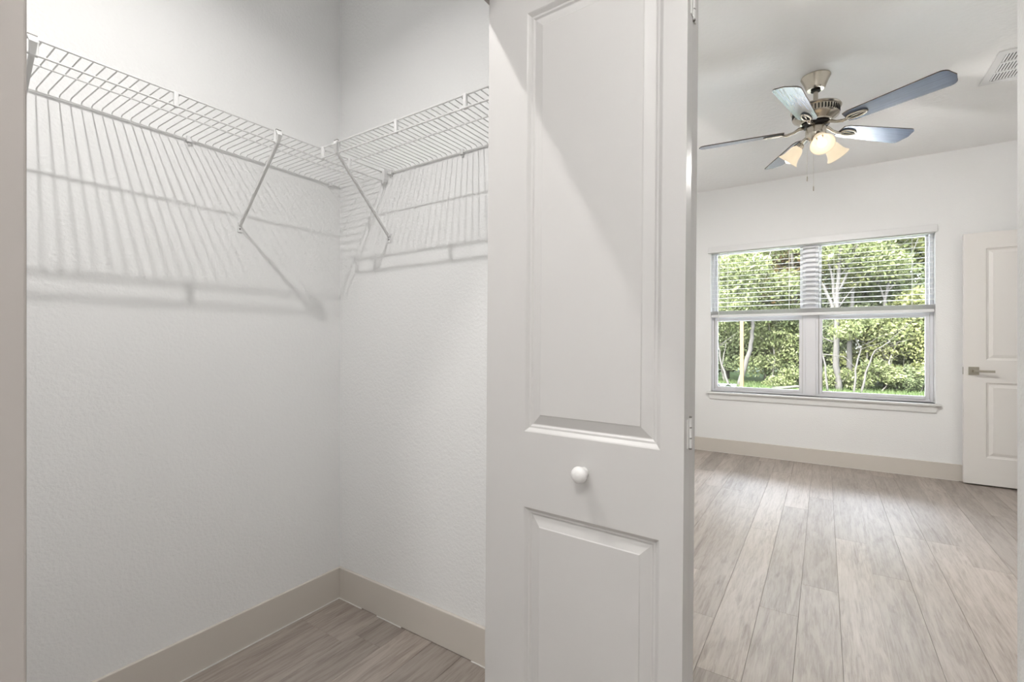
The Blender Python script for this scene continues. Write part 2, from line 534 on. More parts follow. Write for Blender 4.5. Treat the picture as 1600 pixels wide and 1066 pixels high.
# fold hinges
for zc in (0.972, 1.772, 0.14):
    hx = -0.0169 + zc * math.sin(lean)          # the leaf leans, the hinge follows its edge
    hg = MB().tube([(hx, LT + 0.0022, zc - 0.029), (hx, LT + 0.0022, zc + 0.029)], 0.0034, 10)
    h = hg.build('hinge', 'hinge', d1, smooth=True)
    MB().box(hx - 0.0012, hx + 0.0006, LT - 0.016, LT - 0.0018, zc - 0.027, zc + 0.027).box(hx - 0.0012, hx + 0.0006, LT + 0.006, LT + 0.020, zc - 0.027, zc + 0.027).build('hinge_leaf', 'hinge', h)
    for dz in (-0.0295, -0.010, 0.010, 0.0295):
        MB().tube([(hx, LT + 0.0022, zc + dz - 0.0012), (hx, LT + 0.0022, zc + dz + 0.0012)], 0.0037, 10).build('hinge_joint', 'screw', h)

# ---- bedroom door, swung open against the window wall
DW, DH, DT = 0.762, 2.012, 0.035
d2 = thing('door_2', (0.945, 5.195, 0.012), 'warm white two panel bedroom door with lever handle, open against the window wall', 'door', kind='structure')
leaf2 = door_leaf(d2, 'door_leaf', DW, DH, DT, [(0.131, 0.631, 0.993, 1.884), (0.131, 0.631, 0.215, 0.815)], 'door_warm')
hd = MB().box(0.028, 0.090, -0.009, 0.0, 0.874, 0.938)
rose = hd.build('handle_rose', 'nickel_dark', leaf2, bevel=0.0015)
lv = MB()
lv.tube([(0.059, -0.009, 0.906), (0.059, -0.045, 0.906)], 0.010, 16)
lv.box(0.050, 0.172, -0.056, -0.044, 0.897, 0.915)
lv.build('lever', 'nickel_dark', leaf2, smooth=True, bevel=0.0008)['label'] = 'straight satin nickel lever'
MB().box(-0.0012, 0.0, 0.006, 0.029, 0.876, 0.936).build('latch_plate', 'nickel_dark', leaf2)
for zc in (0.2, 1.0, 1.8):
    MB().tube([(DW + 0.006, 0.006, zc - 0.045), (DW + 0.006, 0.006, zc + 0.045)], 0.006, 10).build('hinge', 'nickel_dark', d2, smooth=True)
jb = MB()
jb.box(XR + 0.001, XR + OUT - 0.001, DY0 + 0.0005, DY0 + 0.018, 0.001, 2.0595).box(XR + 0.001, XR + OUT - 0.001, DY1 - 0.018, DY1 - 0.0005, 0.001, 2.0595).box(XR + 0.001, XR + OUT - 0.001, DY0 + 0.018, DY1 - 0.018, 2.042, 2.0595)
struct('trim_4', jb, 'base', 'greige jamb of the bedroom doorway out of view', 'door jamb')

# ================================================================== WINDOW
win = thing('window_1', (0, YW, 0), 'wide white twin single hung bedroom window with a view of trees', 'window', kind='structure')
FY0, FY1 = 0.072, 0.135      # frame depth range behind the wall face
units = [(-0.990, -0.146), (-0.062, 0.785)]
mb = MB(); mb.box(-0.146, -0.062, FY0 - 0.012, FY1, 0.630, 2.123); mull = mb.build('mullion', 'vinyl', win, bevel=0.002)
MZ = 1.385
for (a, b) in units:
    fr = MB()
    FW = 0.022
    fr.box(a, a + FW, FY0, FY1, 0.630, 2.123).box(b - FW, b, FY0, FY1, 0.630, 2.123)
    fr.box(a + FW, b - FW, FY0, FY1, 2.095, 2.123).box(a + FW, b - FW, FY0, FY1, 0.630, 0.648)
    f = fr.build('frame', 'vinyl', win, bevel=0.0015)
    # lower sash (inside) and upper sash (outside)
    for nm, y0, y1, z0, z1, st, top, bot in (('lower_sash', FY0 + 0.004, FY0 + 0.030, 0.650, MZ + 0.022, 0.027, 0.040, 0.030), ('upper_sash', FY0 + 0.033, FY1 - 0.004, MZ - 0.02, 2.094, 0.020, 0.022, 0.036)):
        s = MB()
        xa, xb = a + FW + 0.003, b - FW - 0.003
        s.box(xa, xa + st, y0, y1, z0, z1).box(xb - st, xb, y0, y1, z0, z1)
        s.box(xa + st, xb - st, y0, y1, z1 - top, z1).box(xa + st, xb - st, y0, y1, z0, z0 + bot)
        so = s.build(nm, 'vinyl', win, bevel=0.002)
        ym = (y0 + y1) / 2
        MB().box(xa + st - 0.004, xb - st + 0.004, ym - 0.002, ym + 0.002, z0 + bot - 0.004, z1 - top + 0.004).build('pane', 'glass', so)
    # dark weather strips between frame and sash
    MB().box(a + FW - 0.001, a + FW + 0.003, FY0 + 0.001, FY0 + 0.004, 0.650, MZ).box(b - FW - 0.003, b - FW + 0.001, FY0 + 0.001, FY0 + 0.004, 0.650, MZ).build('track_gap', 'nickel_dark', f)
    MB().box((a + b) / 2 - 0.03, (a + b) / 2 + 0.03, FY0 + 0.004, FY0 + 0.022, MZ + 0.0225, MZ + 0.034).build('sash_lock', 'vinyl', win, bevel=0.002)
struct('trim_5', MB().box(WX0 - 0.042, WX1 + 0.035, YW - 0.034, YW + FY0, WZ0 - 0.020, WZ0), 'sill', 'white window sill board below the bedroom window', 'window sill', bevel=0.004)
ap = MB()
ap.prism([(WX0 - 0.020, 0), (WX1 + 0.015, 0), (WX1 + 0.002, -0.056), (WX0 - 0.006, -0.056)], 0, 0.013, Matrix.Translation((0, YW - 0.0005, WZ0 - 0.021)) @ Matrix.Rotation(R(90), 4, 'X'))
struct('trim_6', ap, 'sill', 'white apron board under the window sill', 'window apron', bevel=0.002)

# ---- blind, half drawn up
bld = thing('window_blind', (0, YW, 0), 'white faux wood blind drawn halfway up the bedroom window', 'blind')
BX0, BX1 = -0.986, 0.782
v = MB().box(BX0 - 0.026, BX1 + 0.016, -0.022, -0.006, 2.079, 2.143)
v.box(BX0 - 0.026, BX0 - 0.012, -0.006, -0.001, 2.079, 2.143).box(BX1 + 0.002, BX1 + 0.016, -0.006, -0.001, 2.079, 2.143)
v.build('valance', 'blind', bld, bevel=0.003)
MB().box(BX0, BX1, 0.001, 0.052, 2.075, 2.122).build('headrail', 'blind', bld)
sl_me = None
SP = 0.0448
zs = [2.052 - SP * i for i in range(13)]
for i, z in enumerate(zs):
    if sl_me is None:
        pts = []
        o = MB()
        prof = [(0.0, 0.0), (0.0125, 0.0014), (0.025, 0.0019), (0.0375, 0.0014), (0.05, 0.0)]
        prof = [(y, zz) for y, zz in prof] + [(y, zz - 0.0013) for y, zz in reversed(prof)]
        n = len(prof)
        for x in (BX0, BX1):
            for y, zz in prof: o.v.append((x, y, zz))
        o.f.append(tuple(range(n))); o.f.append(tuple(reversed(range(n, 2 * n))))
        for kk in range(n): o.f.append((kk, (kk + 1) % n, n + (kk + 1) % n, n + kk))
        s = o.build('slat', 'blind', bld); sl_me = s.data
    else:
        s = link('slat', sl_me, bld)
    s.location = (0, 0.002, z - 0.003)
    s.rotation_euler = (R(7.5), 0, 0)
for i in range(11):                       # gathered slats on the bottom rail
    s = link('slat', sl_me, bld); s.location = (0, 0.002, 1.4335 + i * 0.0036)
MB().box(BX0, BX1, 0.0, 0.054, 1.404, 1.430).build('bottom_rail', 'blind', bld, bevel=0.003)
for x in (-0.83, -0.28, 0.08, 0.64):
    MB().box(x - 0.0012, x + 0.0012, 0.0005, 0.0017, 1.43, 2.078).box(x - 0.0012, x + 0.0012, 0.0525, 0.0537, 1.43, 2.078).build('ladder_cord', 'shade_cord', bld)
MB().tube([(-0.905, -0.012, 2.078), (-0.905, -0.014, 1.95), (-0.913, -0.010, 1.36)], 0.0042, 8).build('tilt_wand', 'shade_cord', bld, smooth=True)

# ================================================================== CEILING VENT
VX0, VX1, VY0, VY1 = 0.800, 1.215, 3.615, 4.030
vent = thing('ceiling_vent', (VX0, VY0, CEIL), 'white louvred air vent on the bedroom ceiling right of the fan', 'air vent')
W_, D_ = VX1 - VX0, VY1 - VY0
fm = MB()
fm.box(0, W_, 0, 0.038, -0.008, -0.0005).box(0, W_, D_ - 0.038, D_, -0.008, -0.0005)
fm.box(0, 0.038, 0.038, D_ - 0.038, -0.008, -0.0005).box(W_ - 0.038, W_, 0.038, D_ - 0.038, -0.008, -0.0005)
rows = 3
rh = (D_ - 0.076 - 2 * 0.016) / rows
for r in range(1, rows):
    y = 0.038 + r * rh + (r - 1) * 0.016
    fm.box(0.038, W_ - 0.038, y, y + 0.016, -0.008, -0.0005)
fm.build('frame', 'plastic', vent, bevel=0.0015)
MB().box(0.036, W_ - 0.036, 0.036, D_ - 0.036, -0.0012, -0.0004).build('duct_opening', 'black', vent)
vane_me = None
nv = 25
for r in range(rows):
    for i in range(nv):
        x = 0.038 + (i + 0.5) * (W_ - 0.076) / nv
        y = 0.038 + r * (rh + 0.016)
        if vane_me is None:
            b = MB(); b.box(-0.0040, 0.0040, 0.0006, rh - 0.0006, -0.0008, 0.0008)
            o = b.build('vane', 'plastic', vent); vane_me = o.data
        else:
            o = link('vane', vane_me, vent)
        o.location = (x, y, -0.0052)
        o.rotation_euler = (0, R(20), 0)

# ================================================================== CLOSET SHELVES
SZ = 1.860
SHD = 0.305
WR = 0.0017
SPW = 0.0238
def wire_shelf(name, loc, rz, length, label, tabs, clips, start=0.0, lip_from=0.0):
    """local: x runs along the wall, y = distance from the wall, z=0 the deck"""
    s = thing(name, loc, label, 'shelf', 'wire shelves in the closet', rz=rz)
    L0 = start
    MB().tube([(L0, 0.006, -0.006), (length, 0.006, -0.006)], 0.0028, 8).build('back_rod', 'wire', s, smooth=True)
    MB().tube([(L0, SHD * 0.565, -0.004), (length, SHD * 0.565, -0.004)], 0.0023, 8).build('middle_rod', 'wire', s, smooth=True)
    MB().tube([(lip_from, SHD, 0.0), (length, SHD, 0.0)], 0.0029, 8).build('front_rod', 'wire', s, smooth=True)
    MB().tube([(lip_from, SHD + 0.002, -0.038), (length, SHD + 0.002, -0.038)], 0.0029, 8).build('lip_rod', 'wire', s, smooth=True)
    me = None
    n = int((length - L0) / SPW)
    for i in range(n):
        x = L0 + 0.008 + i * SPW
        if me is None:
            b = MB()
            b.tube([(0, 0.006, -0.0075), (0, 0.0085, -0.0025), (0, 0.016, 0.0012), (0, SHD * 0.5, 0.0012), (0, SHD - 0.001, 0.0028)], WR, 6)
            o = b.build('deck_wire', 'wire', s, smooth=True); me = o.data
        else:
            o = link('deck_wire', me, s)
        o.location = (x, 0, 0)
    tme = None
    for x in tabs:
        if tme is None:
            b = MB().box(-0.006, 0.006, SHD - 0.0055, SHD + 0.0055, -0.0415, 0.004)
            o = b.build('lip_clip', 'plastic', s, bevel=0.003); tme = o.data
        else:
            o = link('lip_clip', tme, s)
        o.location = (x, 0, 0)
    cme = None
    for x in clips:
        if cme is None:
            b = MB().box(-0.0075, 0.0075, 0.0008, 0.0125, -0.0155, 0.0045).box(-0.004, 0.004, 0.0008, 0.006, -0.024, -0.0155)
            o = b.build('wall_clip', 'plastic', s, bevel=0.0015); cme = o.data
        else:
            o = link('wall_clip', cme, s)
        o.location = (x, 0, 0)
    return s
# the longer shelf on the long wall
# rotate -90: local x -> world -y, local y -> world +x ; so x_local = YE - y_world
sl = wire_shelf('wire_shelf', (XL, YE, SZ), R(-90), YE - YN - 0.004,
                'longer white wire shelf along the left closet wall, running into the corner',
                [YE - 0.297, YE - 0.582, YE - 0.872, YE - 1.165, YE - 0.01, YE + 0.28], [0.055, YE - 0.735, YE - 0.10, YE + 0.4], start=0.006, lip_from=0.006)
# the shorter shelf on the end wall: rotate 180: local x -> -x world, local y -> -y world
XS1, XS0 = XI - 0.004, -1.5215
sr = wire_shelf('wire_shelf', (XS1, YE, SZ), R(180), XS1 - XS0,
                'shorter white wire shelf on the closet end wall beside the bifold door',
                [XS1 + 1.134, XS1 + 0.851, XS1 + 1.425, XS1 + 1.515], [XS1 + 1.11, XS1 + 1.49], start=0.003, lip_from=0.003)
# cup bracket that holds the long shelf's front edge on the end wall
cup = MB()
cup.prism([(-0.013, 0.010), (0.013, 0.010), (0.013, -0.030), (0.009, -0.044), (0, -0.050), (-0.009, -0.044), (-0.013, -0.030)], 0, 0.022, Matrix.Translation((XL + SHD + 0.001, YE - 0.0008, SZ)) @ Matrix.Rotation(R(90), 4, 'X'))
tag(cup.build('shelf_end_bracket', 'plastic', bevel=0.002), 'small white cup bracket on the end wall holding the corner of the longer shelf', 'bracket')

def brace(top, foot, normal, label):
    """diagonal strut from shelf lip to wall; world coordinates, root at the foot"""
    t = thing('shelf_brace', foot, label, 'bracket', 'diagonal struts under the wire shelves')
    d = Vector(top) - Vector(foot)
    nrm = Vector(normal)
    side = Vector((0, 0, 1)).cross(nrm).normalized()
    u = d.normalized()
    w_ = u.cross(side).normalized()
    b = MB()
    # channel shaped strut
    hw, hd = 0.0052, 0.0045
    p0 = nrm * 0.006; p1 = d
    sec = [(-hw, -hd), (hw, -hd), (hw, hd), (-hw, hd)]
    for p in (p0, p1):
        for a, c in sec: b.v.append(tuple(p + side * a + w_ * c))
    b.f += [(0, 1, 2, 3), (7, 6, 5, 4), (0, 4, 5, 1), (1, 5, 6, 2), (2, 6, 7, 3), (3, 7, 4, 0)]
    b.build('strut', 'wire', t, bevel=0.002)
    # hooked head gripping the lip
    h = MB()
    head = [p1 + Vector((0, 0, -0.004)), p1 + u * 0.018 + Vector((0, 0, 0.012)), p1 + nrm * 0.002 + Vector((0, 0, 0.040))]
    q = []
    for i, p in enumerate(head):
        ww = [0.0052, 0.0075, 0.0095][i]
        q.append((p, ww))
    for p, ww in q:
        for a, c in ((-ww, -0.003), (ww, -0.003), (ww, 0.003), (-ww, 0.003)):
            h.v.append(tuple(p + side * a + nrm * c))
    for i in range(2):
        o4 = i * 4
        for k in range(4): h.f.append((o4 + k, o4 + (k + 1) % 4, o4 + 4 + (k + 1) % 4, o4 + 4 + k))
    h.f += [(0, 1, 2, 3), (8, 9, 10, 11)]
    h.build('hook', 'wire', t, bevel=0.001)
    cap = head[2]
    c = MB()
    for a, cc, zz in ((-0.0085, -0.0035, 0), (0.0085, -0.0035, 0), (0.0085, 0.0035, 0), (-0.0085, 0.0035, 0), (-0.0085, -0.0035, 0.003), (0.0085, -0.0035, 0.003), (0.0085, 0.0035, 0.003), (-0.0085, 0.0035, 0.003)):
        c.v.append(tuple(cap + side * a + nrm * cc + Vector((0, 0, zz - 0.0005))))
    c.f += [(3, 2, 1, 0), (4, 5, 6, 7), (0, 1, 5, 4), (1, 2, 6, 5), (2, 3, 7, 6), (3, 0, 4, 7)]
    c.build('hook_painted_shadow', 'screw', t)  # dark plate drawn in as the shade over the hook head
    # foot plate with a screw
    f = MB()
    for a, cc, zz in ((-0.0085, 0.0008, -0.026), (0.0085, 0.0008, -0.026), (0.0085, 0.0045, -0.026), (-0.0085, 0.0045, -0.026), (-0.0085, 0.0008, 0.010), (0.0085, 0.0008, 0.010), (0.0085, 0.0045, 0.010), (-0.0085, 0.0045, 0.010)):
        f.v.append(tuple(side * a + nrm * cc + Vector((0, 0, zz))))
    f.f += [(3, 2, 1, 0), (4, 5, 6, 7), (0, 1, 5, 4), (1, 2, 6, 5), (2, 3, 7, 6), (3, 0, 4, 7)]
    fo = f.build('foot_plate', 'plastic', t, bevel=0.0015)
    mt = Matrix.Translation(nrm * 0.0045 + Vector((0, 0, -0.013))) @ Vector((0, 0, 1)).rotation_difference(nrm).to_matrix().to_4x4()
    MB().lathe([(0.0001, 0.0), (0.0032, 0.0), (0.0026, 0.0012), (0.0001, 0.0016)], 12, mt).build('screw', 'screw', fo, smooth=True)
    return t
xf = XL + SHD + 0.009
brace((xf, 0.875, SZ - 0.040), (XL, 0.906, 1.592), (1, 0, 0), 'diagonal white strut under the middle of the longer wire shelf')
brace((xf, 0.290, SZ - 0.040), (XL, 0.300, 1.592), (1, 0, 0), 'white strut of the longer wire shelf cut off by the casing at the left edge')
brace((-1.422, YE - SHD - 0.009, SZ - 0.040), (-1.5035, YE, 1.592), (0, -1, 0), 'diagonal white strut under the shorter wire shelf near the corner')

# ================================================================== LAMPS OUT OF VIEW (closet and hall ceilings)
def disc_lamp(name, loc, drop, power, rad, label, col, spread=180):
    """flush round lamp: rim, opal disc and the light it gives off"""
    t = thing(name, (loc[0], loc[1], CEIL), label, 'ceiling light')
    MB().lathe([(0.0001, -0.0005), (rad + 0.045, -0.0005), (rad + 0.040, -0.012), (rad + 0.012, -drop + 0.004), (rad + 0.008, -drop), (rad + 0.002, -drop + 0.001), (0.0001, -drop + 0.006)], 36).build('lamp_rim', 'plastic', t, smooth=True)
    MB().lathe([(0.0001, -drop + 0.0045), (rad, -drop + 0.0045), (rad, -drop + 0.002), (0.0001, -drop + 0.002)], 36).build('opal_disc', emitter(name + '_opal', col, 1.0), t, smooth=True)
    ld = bpy.data.lights.new('lamp_light', 'AREA')
    ld.shape = 'DISK'
    ld.size = rad * 2
    ld.energy = power
    ld.spread = R(spread)
    ld.color = col
    lo = bpy.data.objects.new('lamp_light', ld)
    COL.objects.link(lo)
    lo.parent = t
    lo.location = (0, 0, -drop - 0.001)
    return t
disc_lamp('closet_lamp', (-1.05, 0.335), 0.085, CLOSET_BULB, 0.018, 'small round lamp on the closet ceiling above the picture', (1.0, 0.978, 0.95), 156)
disc_lamp('hall_lamp', (-0.125, -0.60), 0.040, HALL_BULB, 0.085, 'flat round lamp on the hall ceiling above the viewer', (1.0, 0.98, 0.95))

# ================================================================== CEILING FAN
FX, FY = -0.04, 3.353
fan = thing('ceiling_fan', (FX, FY, CEIL), 'brushed nickel ceiling fan with five dark blades and three lit glass shades', 'ceiling fan')
MB().lathe([(0.0001, -0.0008), (0.076, -0.0008), (0.078, -0.006), (0.074, -0.014), (0.066, -0.030), (0.058, -0.050), (0.051, -0.068), (0.049, -0.074), (0.044, -0.080), (0.0001, -0.082)], 40).build('canopy', 'nickel', fan, smooth=True)
MB().lathe([(0.0001, -0.081), (0.024, -0.081), (0.026, -0.089), (0.0001, -0.093)], 24).build('canopy_ring', 'black', fan, smooth=True)
FD = -0.036
MB().tube([(0, 0, -0.09), (0, 0, -0.190)], 0.0125, 20).build('downrod', 'nickel', fan, smooth=True)
hs = MB().lathe([(0.0001, -0.128), (0.020, -0.128), (0.028, -0.140), (0.060, -0.146), (0.112, -0.150), (0.127, -0.156), (0.131, -0.163), (0.127, -0.169),
                 (0.121, -0.172), (0.119, -0.203), (0.121, -0.207), (0.117, -0.213), (0.098, -0.224), (0.082, -0.236), (0.080, -0.244), (0.0001, -0.246)], 56).build('motor_housing', 'nickel', fan, smooth=True, loc=(0, 0, FD))
vm = None
for i in range(44):
    a = 2 * math.pi * i / 44
    if vm is None:
        b = MB().box(0.1185, 0.1222, -0.0032, 0.0032, -0.200, -0.1745)
        o = b.build('vent_slot', 'black', hs); vm = o.data
    else:
        o = link('vent_slot', vm, hs)
    o.rotation_euler = (0, 0, a)
MB().lathe([(0.0001, -0.2465), (0.070, -0.2465), (0.072, -0.258), (0.0001, -0.262)], 32).build('flywheel', 'black', fan, smooth=True, loc=(0, 0, FD))
MB().lathe([(0.0001, -0.262), (0.050, -0.262), (0.053, -0.268), (0.053, -0.318), (0.048, -0.330), (0.034, -0.346), (0.018, -0.356), (0.0001, -0.358)], 36).build('switch_housing', 'nickel', fan, smooth=True, loc=(0, 0, FD))

m, nt, bs = mat_new('blade_finish')
N_, L_ = nt.nodes, nt.links
tc = N_.new('ShaderNodeTexCoord'); mp = N_.new('ShaderNodeMapping'); mp.inputs['Scale'].default_value = (1.2, 16, 16)
nz = N_.new('ShaderNodeTexNoise'); nz.inputs['Scale'].default_value = 5; nz.inputs['Detail'].default_value = 6
L_.new(tc.outputs['Object'], mp.inputs[0]); L_.new(mp.outputs[0], nz.inputs['Vector'])
rp = N_.new('ShaderNodeValToRGB')
rp.color_ramp.elements[0].color = (0.056, 0.082, 0.135, 1); rp.color_ramp.elements[0].position = 0.3
rp.color_ramp.elements[1].color = (0.085, 0.122, 0.195, 1); rp.color_ramp.elements[1].position = 0.75
L_.new(nz.outputs['Fac'], rp.inputs[0]); L_.new(rp.outputs[0], bs.inputs['Base Color'])
bs.inputs['Roughness'].default_value = 0.22
bs.inputs['Specular IOR Level'].default_value = 0.4
bs.inputs['Coat Weight'].default_value = 0.7
bs.inputs['Coat IOR'].default_value = 1.6
bs.inputs['Coat Roughness'].default_value = 0.26
M['blade'] = m
M['blade_edge'] = plain('blade_edge', (0.10, 0.075, 0.06), 0.5)

def blade_outline():
    r0, r1 = 0.165, 0.655
    w0, w1 = 0.054, 0.068
    pts = [(r0, -w0 * 0.72), (r0 + 0.03, -w0 * 0.95)]
    pts += [(r0 + 0.09, -w0)]
    pts += [(r1 - 0.05, -w1)]
    for i in range(7):
        t = i / 6 * math.pi / 2
        pts.append((r1 - 0.05 + 0.036 * math.sin(t), -w1 + 0.032 * (1 - math.cos(t))))
    pts.append((r1 - 0.003, 0))
    top = [(x, -y) for x, y in reversed(pts[:-1])]
    return pts + top
bl_me = ir_me = lp_me = sc_me = None
for i in range(5):
    A = R(45 + 72 * i - 2)
    arm_e = None
    mt = Matrix.Rotation(R(-13), 4, 'X')
    if bl_me is None:
        o = MB().prism(blade_outline(), -0.003, 0.003, mt).build('blade', 'blade', fan); bl_me = o.data
        o.data.materials.append(M['blade_edge'])
        for p in o.data.polygons:
            if len(p.vertices) == 4: p.material_index = 1
    else:
        o = link('blade', bl_me, fan)
    o.location = (0, 0, -0.268 + FD - 0.008); o.rotation_euler = (0, 0, A)
    blade_o = o
    if ir_me is None:
        b = MB()
        b.tube([(0.058, 0, 0.016), (0.085, 0, 0.012), (0.115, 0, -0.004), (0.150, 0, -0.013), (0.185, 0, -0.010)], [0.012, 0.010, 0.008, 0.009, 0.007], 10)
        q = b.build('blade_iron', 'nickel', fan, smooth='all'); ir_me = q.data
    else:
        q = link('blade_iron', ir_me, fan)
    q.location = (0, 0, -0.268 + FD - 0.008); q.rotation_euler = (0, 0, A)
    if lp_me is None:
        b = MB()     # oval loop screwed under the blade
        ring = []
        n = 28
        for kk in range(n + 1):
            a = 2 * math.pi * kk / n
            ring.append(mt @ Vector((0.222 + 0.050 * math.cos(a), 0.021 * math.sin(a) * (1 - 0.15 * math.cos(a)), -0.0075)))
        b.tube(ring, 0.0062, 8, caps=False)
        b.tube([mt @ Vector((0.178, 0, -0.0075)), mt @ Vector((0.262, 0, -0.0075))], 0.0045, 8)
        lo = b.build('iron_loop', 'nickel', q, smooth='all'); lp_me = lo.data
    else:
        lo = link('iron_loop', lp_me, q)
    for sx in (0.19, 0.255):
        if sc_me is None:
            b = MB().lathe([(0.0001, -0.0135), (0.003, -0.0128), (0.0042, -0.011), (0.0042, -0.0075), (0.0001, -0.0075)], 10)
            s = b.build('screw', 'screw', q, smooth=True); sc_me = s.data
        else:
            s = link('screw', sc_me, q)
        s.location = (sx, 0, 0.0)

# light kit
m, nt, bs = mat_new('frosted_shade')
N_, L_ = nt.nodes, nt.links
out = N_['Material Output']
bs.inputs['Base Color'].default_value = (0.62, 0.54, 0.42, 1)
bs.inputs['Roughness'].default_value = 0.35
bs.inputs['Emission Color'].default_value = (1.0, 0.82, 0.58, 1)
bs.inputs['Emission Strength'].default_value = 0.50
M['shade'] = m
M['fan_bulb'] = emitter('fan_bulb_glow', (1.0, 0.95, 0.86), 1.3)
shade_prof = [(0.019, 0.0), (0.021, -0.004), (0.030, -0.012), (0.037, -0.026), (0.041, -0.046), (0.045, -0.066), (0.052, -0.084), (0.061, -0.096), (0.063, -0.099),
              (0.060, -0.0965), (0.050, -0.083), (0.043, -0.066), (0.039, -0.046), (0.035, -0.027), (0.028, -0.0145), (0.020, -0.007)]
arm_me = sh_me = bu_me = so_me = None
for A in (283, 163, 43):
    grp_rot = (0, 0, R(A))
    tilt = R(-43)      # shade axis leans outwards
    mt = Matrix.Translation((0.082, 0, -0.352)) @ Matrix.Rotation(tilt, 4, 'Y')
    if arm_me is None:
        a = MB().tube([(0.030, 0, -0.318), (0.055, 0, -0.320), (0.072, 0, -0.330), (0.082, 0, -0.352)], [0.009, 0.009, 0.010, 0.012], 12).build('light_arm', 'nickel', fan, smooth='all'); arm_me = a.data
    else:
        a = link('light_arm', arm_me, fan)
    a.rotation_euler = grp_rot; a.location = (0, 0, FD)
    if so_me is None:
        s = MB().lathe([(0.0001, 0.012), (0.015, 0.012), (0.021, 0.004), (0.023, -0.010), (0.0185, -0.0105), (0.0001, -0.0105)], 24, mt).build('socket_cup', 'nickel', a, smooth=True); so_me = s.data
    else:
        s = link('socket_cup', so_me, a)
    mt2 = mt @ Matrix.Translation((0, 0, -0.008))
    if sh_me is None:
        g = MB().lathe(shade_prof, 36, mt2, close=True).build('glass_shade', 'shade', fan, smooth='all'); sh_me = g.data
    else:
        g = link('glass_shade', sh_me, fan)
    g.rotation_euler = grp_rot; g.location = (0, 0, FD)
    g['label'] = 'lit frosted bell glass shade'
    if bu_me is None:
        rb = 0.024
        prof = [(0.011, 0.0), (0.012, -0.050)] + [(max(0.0001, rb * math.sin(t)), -0.084 + rb * math.cos(t)) for t in [R(30 + 15 * q) for q in range(11)]]
        bu = MB().lathe(prof, 20, mt2).build('bulb', 'fan_bulb', g, smooth='all'); bu_me = bu.data
    else:
        bu = link('bulb', bu_me, g)
    bu['label'] = 'glowing bulb'
    ld = bpy.data.lights.new('bulb_light', 'AREA')
    ld.shape = 'DISK'; ld.size = 0.05; ld.energy = FAN_BULB; ld.color = (1.0, 0.965, 0.92)
    lo = bpy.data.objects.new('bulb_light', ld)
    COL.objects.link(lo)
    lo.parent = g
    lo.matrix_local = mt2 @ Matrix.Translation((0, 0, -0.113))
for (x, y, z1) in ((-0.042, -0.030, -0.602), (-0.010, -0.040, -0.668)):
    c = MB().tube([(x * 0.8, y * 0.8, -0.370), (x, y, -0.42), (x, y, z1)], 0.0014, 6).build('pull_chain', 'chain', fan, smooth=True)
    MB().lathe([(0.0001, 0.004), (0.0022, 0.002), (0.0032, -0.006), (0.0032, -0.024), (0.0001, -0.028)], 10, Matrix.Translation((x, y, z1))).build('pull_weight', 'nickel', c, smooth=True)

# ================================================================== OUTSIDE
GZ = -0.20
struct('ground', MB().box(-40, 40, YW + OUT + 0.001, 60, GZ - 0.3, GZ), 'ground', 'green lawn outside the bedroom window', 'ground')
struct('wall_outside', MB().box(-6, XL - 0.45, YW, YW + OUT, -0.3, CEIL).box(XR + 1.5, 6, YW, YW + OUT, -0.3, CEIL).box(-6, 6, YW - 0.02, YW + OUT - 0.001, -0.3, -0.0305), 'render_out', 'outer house wall beside the bedroom, out of view')
struct('bounce_slab', MB().box(-5, 5, YW + OUT + 0.02, 9.4, GZ + 0.001, GZ + 0.06), 'concrete', 'unseen pale concrete slab added below the bedroom window to bounce daylight inside', 'bounce_slab', bevel=0.01)  # added slab out of view, reflects daylight up to the bedroom ceiling
nrng = np.random.default_rng(5)

def leaf_cloud(name, mat, parent, blobs, n, size, kind='stuff'):
    """n leaves spread over the shells of ellipsoid clumps; one mesh"""
    blobs = np.array(blobs, float)       # cx cy cz rx ry rz
    wts = blobs[:, 3] * blobs[:, 5]; wts /= wts.sum()
    idx = nrng.choice(len(blobs), n, p=wts)
    d = nrng.normal(size=(n, 3)); d /= np.linalg.norm(d, axis=1)[:, None]
    rad = np.clip(nrng.normal(0.85, 0.2, n), 0.1, 1.25)
    pos = blobs[idx, :3] + d * blobs[idx, 3:] * rad[:, None]
    a = nrng.normal(size=(n, 3)); a /= np.linalg.norm(a, axis=1)[:, None]
    b = np.cross(a, nrng.normal(size=(n, 3))); b /= np.linalg.norm(b, axis=1)[:, None]
    s = size * nrng.uniform(0.6, 1.4, n)[:, None]
    V = np.empty((n, 4, 3))
    V[:, 0] = pos - a * s; V[:, 1] = pos - b * s * 0.5; V[:, 2] = pos + a * s; V[:, 3] = pos + b * s * 0.5
    ok = V[:, :, 2].min(axis=1) > GZ + 0.02 - parent.location.z
    V = V[ok]; n = len(V)
    me = bpy.data.meshes.new(name)
    me.vertices.add(n * 4); me.loops.add(n * 4); me.polygons.add(n)
    me.vertices.foreach_set('co', V.reshape(-1))
    me.loops.foreach_set('vertex_index', np.arange(n * 4, dtype=np.int32))
    me.polygons.foreach_set('loop_start', np.arange(0, n * 4, 4, dtype=np.int32))
    me.polygons.foreach_set('loop_total', np.full(n, 4, dtype=np.int32))
    me.update(calc_edges=True); me.validate()
    me.materials.append(M[mat])
    o = link(name, me, parent)
    if kind: o['kind'] = kind
    return o

def wiggle(p0, p1, n, amp, rng):
    p0, p1 = Vector(p0), Vector(p1)
    out = []
    for i in range(n + 1):
        t = i / n
        q = p0.lerp(p1, t)
        if 0 < i < n:
            q += Vector((rng.uniform(-amp, amp), rng.uniform(-amp, amp), rng.uniform(-amp, amp) * 0.4))
        out.append(q)
    return out

